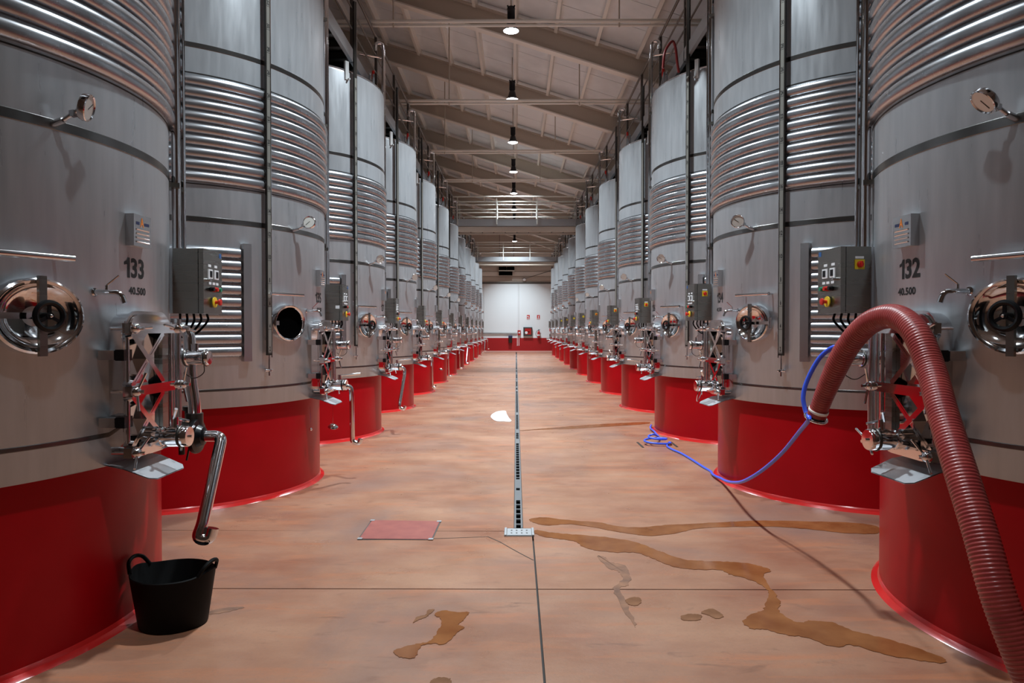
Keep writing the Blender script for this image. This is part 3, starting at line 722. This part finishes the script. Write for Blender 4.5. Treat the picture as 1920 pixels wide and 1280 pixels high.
patch('wet_streak', cr(960, 880, 4, [(130, 375), (230, 360), (380, 375), (520, 388), (660, 398), (780, 425), (960, 435), (1150, 418), (1350, 408), (1600, 395), (1850, 385), (2200, 390), (2550, 400), (2740, 430), (2740, 480), (2500, 478), (2300, 455), (2000, 432), (1700, 430), (1420, 440), (1250, 475), (1050, 498), (900, 485), (720, 455), (560, 425), (420, 410), (260, 420), (170, 400)]), 'wet', 'thin wet brown streak from the drain slot to the second right plinth', 'water stain', jit=.006)
patch('wet_trail', cr(960, 880, 4, [(172, 455), (300, 475), (420, 485), (560, 495), (760, 515), (920, 545), (1060, 595), (1200, 650), (1320, 680), (1480, 690), (1640, 695), (1800, 710), (1920, 745), (1930, 770), (1890, 790), (1920, 860), (1990, 960), (2010, 1010), (2000, 1060), (2060, 1110), (2150, 1150), (2250, 1135), (2400, 1150), (2560, 1210), (2800, 1270), (3000, 1330), (3200, 1400), (3250, 1450), (3100, 1440), (2800, 1390), (2560, 1320), (2400, 1330), (2200, 1260), (2050, 1240), (1900, 1200), (1800, 1195), (1730, 1150), (1790, 1090), (1880, 1060), (1900, 1000), (1920, 920), (1860, 860), (1740, 815), (1640, 790), (1560, 755), (1400, 752), (1240, 735), (1120, 695), (1020, 655), (930, 625), (760, 622), (620, 605), (530, 580), (470, 540), (340, 520), (200, 495)]), 'wet', 'long winding wet brown trail from the drain box towards the hose', 'water stain', jit=.007)
patch('wet_stain', cr(640, 880, 3.2, [(555, 870), (620, 848), (700, 858), (765, 858), (735, 900), (705, 930), (735, 950), (690, 985), (660, 1020), (610, 1050), (550, 1045), (480, 1060), (455, 1110), (420, 1135), (350, 1125), (310, 1095), (380, 1065), (450, 1048), (520, 1035), (560, 1000), (590, 950), (600, 900)]), 'wet', 'ragged wet brown stain on the near floor below the red cover', 'water stain', jit=.005)
patch('wet_spot', cr(640, 880, 3.2, [(520, 845), (560, 842), (530, 870), (500, 890), (460, 905), (430, 920), (455, 885), (505, 872)]), 'wet_dark', 'small ragged brown spot beside the ragged stain', 'water stain', jit=.004)
patch('wet_spot', cr(640, 880, 3.2, [(530, 1275), (560, 1255), (610, 1248), (655, 1262), (650, 1290), (590, 1300), (540, 1295)]), 'wet_dark', 'brown spot at the bottom edge of the picture', 'water stain', jit=.004)
patch('wet_spot', cr(960, 880, 4, [(850, 985), (900, 960), (960, 965), (970, 1000), (930, 1020), (880, 1015)]), 'wet_dark', 'small brown spot just below the cross joint', 'water stain', jit=.004)
patch('wet_spot', cr(960, 880, 4, [(1270, 1100), (1340, 1085), (1420, 1095), (1400, 1130), (1320, 1135), (1275, 1125)]), 'wet_dark', 'faint brown spot, the farther of a pair on the right floor', 'water stain', jit=.004)
patch('wet_spot', cr(960, 880, 4, [(1420, 1075), (1490, 1045), (1560, 1075), (1585, 1105), (1530, 1120), (1480, 1095)]), 'wet_dark', 'brown spot between the faint spot and the winding trail', 'water stain', jit=.004)
patch('wet_line', cr(860, 680, 7.11, [(810, 905), (950, 890), (1150, 875), (1422, 852), (1900, 818), (2480, 790), (2500, 815), (2000, 850), (1500, 880), (1280, 885), (1100, 890), (900, 905)]), 'wet', 'thin wet line from the drain slot to the third right plinth', 'water stain', jit=.01)
patch('scuff_mark', cr(960, 880, 4, [(640, 650), (690, 655), (740, 695), (850, 720), (890, 800), (870, 870), (810, 890), (860, 1000), (930, 1160), (900, 1160), (820, 1010), (760, 890), (830, 820), (790, 760), (720, 740)]), 'scuff', 'dark grey scuff crossing the joint right of the drain box', 'scuff mark', h=.0012, jit=.008)
patch('scuff_mark', cr(0, 960, 4, [(1520, 765), (1620, 730), (1760, 712), (1830, 715), (1740, 740), (1620, 762)]), 'scuff', 'dark streak on the floor beside the black tub', 'scuff mark', h=.0012, jit=.004)
patch('white_patch', cr(860, 680, 7.11, [(430, 730), (450, 690), (520, 655), (620, 648), (640, 690), (670, 740), (700, 785), (600, 785), (490, 778)]), 'off_white', 'flat white patch beside the drain slot', 'off_white', h=.012)  # thin off-white mound on the floor

# ------------------------------------------------------------------ black tub
tc = Vector((-1.905, 3.75, 0))
te = empty('rubber_tub', tc, 'black rubber tub with two raised handles at the foot of a tank', 'tub', rz=R_(-8)); te.scale = (.92, .92, 1.0)
def tub_body():
    m = MB(); n = 56; prof = [(.01, .012), (.17, .012), (.178, .02), (.222, .28), (.226, .285), (.231, .28), (.187, .008), (.18, 0), (.01, 0)]
    vs = []; fs = []
    for (r, z) in prof:
        for j in range(n):
            c = 2*PI*j/n; k = abs(math.cos(c))**10*max(0, z-.15)/.135
            vs.append(((r*(1+.06*abs(math.cos(c))**4))*math.cos(c), r*.96*math.sin(c), z+.022*k))
    for i in range(len(prof)-1):
        for j in range(n): fs.append((i*n+j, i*n+(j+1) % n, (i+1)*n+(j+1) % n, (i+1)*n+j))
    return m.add(vs, fs)
tub_body().obj('body', 'black_rubber', te)
for s in (-1, 1):
    MB().tube(spline([(s*.215, -.09, .285), (s*.243, -.06, .335), (s*.252, 0, .352), (s*.243, .06, .335), (s*.215, .09, .285)], 6), .011, 8).obj('handle', 'black_rubber', te)

# ------------------------------------------------------------------ red hose
hp = [at(1532, 777, 4.10), at(1552, 725, 4.02), at(1586, 655, 3.88), at(1628, 607, 3.72), at(1676, 593, 3.54), at(1716, 622, 3.36), at(1745, 690, 3.22), at(1768, 775, 3.05), at(1800, 880, 2.86), at(1838, 1000, 2.70), at(1868, 1105, 2.60), at(1905, 1205, 2.54), at(1950, 1300, 2.50)]
hp += [Vector((1.97, 2.46, .16)), Vector((2.06, 2.38, .075)), Vector((2.25, 2.2, .07)), Vector((2.6, 1.95, .07)), Vector((3.1, 1.7, .07))]
he = empty('suction_hose', (hp[0].x, hp[0].y, 0), 'thick ribbed red hose draped over the hatch of the right tank', 'hose')
sp = spline(hp, 10)
# even steps for the ribs
def resample(P, st):
    out = [P[0]]; acc = 0
    for i in range(1, len(P)):
        a, b_ = P[i-1], P[i]; L_ = (b_-a).length; t = st-acc
        while t <= L_: out.append(a.lerp(b_, t/L_)); t += st
        acc = L_-(t-st)
    return out
ev = resample(sp, .0038)
rad = [(.0615+.0018*math.sin(i*PI/2))*min(1., .80+i*.0022) for i in range(len(ev))]
def hose_obj(mb, n, m): o = mb.obj(n, m, he, 60); o.location = (-hp[0].x, -hp[0].y, 0); return o
hose_obj(MB().tube(ev, rad, 22), 'hose_body', 'hose_red')
d0 = (sp[0]-sp[2]).normalized()
e0 = sp[0]
hose_obj(MB().tube([e0+d0*.005, e0-d0*.04], .0545, 22), 'hose_cuff', 'hose_red')
hose_obj(MB().lathe([(.0545, -.016), (.057, -.014), (.057, .0), (.0545, .002)], 24, e0-d0*.02, d0), 'hose_clamp', 'purlin_beige')
hose_obj(MB().lathe([(.052, -.03), (.052, .03), (.042, .035), (.042, .02)], 24, e0, d0), 'hose_fitting', 'dark_metal')
hose_obj(MB().torus(e0+d0*.022, d0, .062, .008, 24, 8), 'coupling_ring', 'polished')

# ------------------------------------------------------------------ blue hose
bp_ = [at(1578, 650, 4.02), at(1560, 652, 4.08), at(1536, 672, 4.14), at(1514, 712, 4.18), at(1506, 745, 4.18), at(1512, 776, 4.15), at(1517, 786, 4.08)]
b2 = [at(1517, 786, 4.08), at(1500, 808, 4.4), at(1470, 845, 4.8), at(1440, 873, 5.15), at(1410, 894, 5.5), at(1385, 904, 6.0), at(1360, 901, 6.9)]
g3 = [ground(u, v)+Vector((0, 0, .014)) for u, v in ((1338, 889), (1318, 877), (1298, 864), (1278, 852), (1262, 845), (1251, 838))]
kn = ground(1231, 833)
knot = [kn+Vector((.20*math.cos(a)*(1-.03*i), .17*math.sin(a)*(1-.02*i), .02+.006*i)) for i, a in enumerate([R_(20-38*j) for j in range(18)])]
tail = [ground(u, v)+Vector((0, 0, .03)) for u, v in ((1236, 824), (1229, 815), (1223, 806), (1221, 800))]
b_all = bp_[:-1]+[bp_[-1]]+b2[1:]+g3+knot+tail
bs = spline(b_all, 6)
for p in bs:                                  # keep the hose clear of the plinth coves
    for kk in (1, 2):
        c = Vector((D, Y0[1]+kk*S, p.z)); d = p-c
        if d.length < 1.472: d.normalize(); q_ = c+d*1.472; p.x, p.y = q_.x, q_.y
bo = MB().tube(bs, .0135, 10)
o = bo.obj('water_hose', 'hose_blue', None, 60)
tag(o, 'thin blue hose tied to the red hose and knotted on the floor', 'hose')

# red pipe loop on the right walkway
e = MB().tube(spline([at(1243, 128, 9.6), at(1246, 100, 9.6), at(1254, 84, 9.65), at(1262, 78, 9.7), at(1267, 92, 9.75), at(1270, 118, 9.8), at(1273, 136, 9.85)], 8), .018, 10).obj('standpipe', 'pipe_red')
tag(e, 'dark red bent pipe standing by the rail of the right walkway', 'pipe')

# ------------------------------------------------------------------ things on the end wall
yw = YE-.06
def wl(u, v, d=0): return at(u, v, yw-d)
e = empty('wall_conduit', wl(971.5, 600), 'pale vertical conduit pair running up the white end wall', 'conduit')
for u in (970, 973):
    a = wl(u, 532); b_ = wl(u, 648)
    MB().box((a.x-.02-e.location.x, -.03, b_.z-e.location.z), (a.x+.02-e.location.x, 0, a.z-e.location.z)).obj('conduit', 'paper', e, 0)
a, b_ = wl(890, 624.5, .06), wl(970, 624.5, .06)
tag(MB().cyl(a, b_, .035, 10).obj('wall_pipe', 'rail_dark'), 'horizontal grey pipe along the white end wall', 'pipe')
a = wl(973.5, 623.5)
e = empty('alarm_box', a, 'small red alarm box on the end wall beside the hose cabinet', 'alarm')
MB().box((-.11, -.12, -.17), (.11, 0, .17)).obj('case', 'extinguisher', e, 0); MB().box((-.05, -.13, -.05), (.05, -.12, .06)).obj('pane', 'paper', e, 0)
a = wl(957, 635.5)
e = empty('paper_bin', (a.x, YE-.16, a.z), 'dark blue box hanging on the red band of the end wall', 'box')
MB().prism([(-.10, -.1), (.10, -.1), (.12, .08), (-.12, .08)], -.26, .12).obj('body', 'dark_metal', e, 0); MB().box((-.14, -.12, .10), (.14, .08, .24)).obj('lid', 'dark_blue', e, 0)
a = wl(989.5, 621.5)
e = empty('hose_cabinet', a, 'grey framed fire hose cabinet with red reel behind glass', 'cabinet')
MB().box((-.31, -.16, -.31), (.31, 0, .31)).obj('case', 'dark_cabinet', e, 0)
MB().box((-.20, -.168, -.20), (.24, -.16, .22)).obj('reel_panel', 'extinguisher', e, 0)
MB().lathe([(.001, .02), (.09, .018), (.10, 0)], 18, (-.10, -.17, -.08), (0, -1, 0)).obj('reel_hub', 'paper', e)
MB().box((.02, -.175, -.06), (.12, -.168, .02)).obj('reel_valve', 'black_plastic', e, 0)
a = wl(1010, 626)
e = empty('fire_extinguisher', (a.x, yw-.12, a.z), 'red fire extinguisher with black hose hung on the end wall', 'fire extinguisher')
MB().lathe([(.001, -.27), (.09, -.26), (.095, -.24), (.095, .12), (.06, .20), (.03, .22), (.03, .26)], 20).obj('cylinder', 'extinguisher', e)
MB().cyl((-.02, 0, .26), (.09, 0, .31), .02, 8).cyl((-.02, 0, .26), (-.02, 0, .31), .03, 10).obj('handle', 'black_plastic', e)
MB().tube(spline([(-.03, -.02, .27), (-.15, -.03, .18), (-.20, -.03, 0), (-.15, -.04, -.15), (-.06, -.08, -.22)], 6), .014, 8).obj('nozzle_hose', 'black_rubber', e)
MB().cyl((0, 0, -.12), (0, 0, -.03), .097, 20).obj('body_label', 'paper', e)
for u, lab, kind in ((990.5, 'red fire hose sign with white pictogram above the hose cabinet', 0), (1009.5, 'red extinguisher sign with white pictogram above the fire extinguisher', 1)):
    a = wl(u, 594.5)
    e = empty('fire_sign', a, lab, 'sign', 'signs on the end wall')
    MB().box((-.10, -.012, -.155), (.10, 0, .155)).obj('board', 'red_plastic', e, 0)
    if kind: MB().box((-.03, -.016, -.06), (.03, -.012, .08)).box((-.015, -.016, .08), (.05, -.012, .10)).obj('pictogram', 'paper', e, 0)
    else: MB().lathe([(.001, .004), (.055, .004), (.055, 0)], 16, (-.02, -.012, .04), (0, -1, 0)).box((0, -.016, -.03), (.07, -.012, 0)).obj('pictogram', 'paper', e)
    MB().box((-.08, -.016, -.14), (.08, -.012, -.085)).obj('caption_strip', 'paper', e, 0)
a = at(950, 506, YE-.28)
e = empty('fan_unit', a, 'dark twin ventilation unit hung high before the end wall', 'fan')
for x in (-.28, .28):
    MB().box((x-.26, -.2, -.02), (x+.26, .2, .34)).obj('vent_box', 'deep_black', e, 0)
MB().box((-.55, -.22, -.10), (.55, .22, -.03)).obj('shelf', 'rail_white', e, 0)
MB().box((-.54, -.2, -.36), (.40, .2, -.14)).obj('duct', 'deep_black', e, 0)
for x in (-.5, .5): MB().cyl((x, 0, .34), (x, 0, zr(a.x)+.4-a.z), .015, 8).obj('hanger_rod', 'rail_dark', e)
a = at(983, 524, YE-.22)
e = empty('wall_camera', a, 'small round spotlight on a long arm high before the end wall', 'spotlight')
MB().lathe([(.03, -.12), (.10, -.08), (.13, .0), (.12, .02)], 18, (0, 0, 0), (0, -.8, -.6), caps=True).obj('head', 'dark_metal', e)
MB().lathe([(.001, .006), (.11, .0)], 18, (0, -.018, -.014), (0, -.8, -.6)).obj('lens', 'paper', e)
b_ = at(1040, 505, YE-.15)
MB().cyl((0, 0, .05), b_-a, .02, 8).obj('arm', 'rail_dark', e)
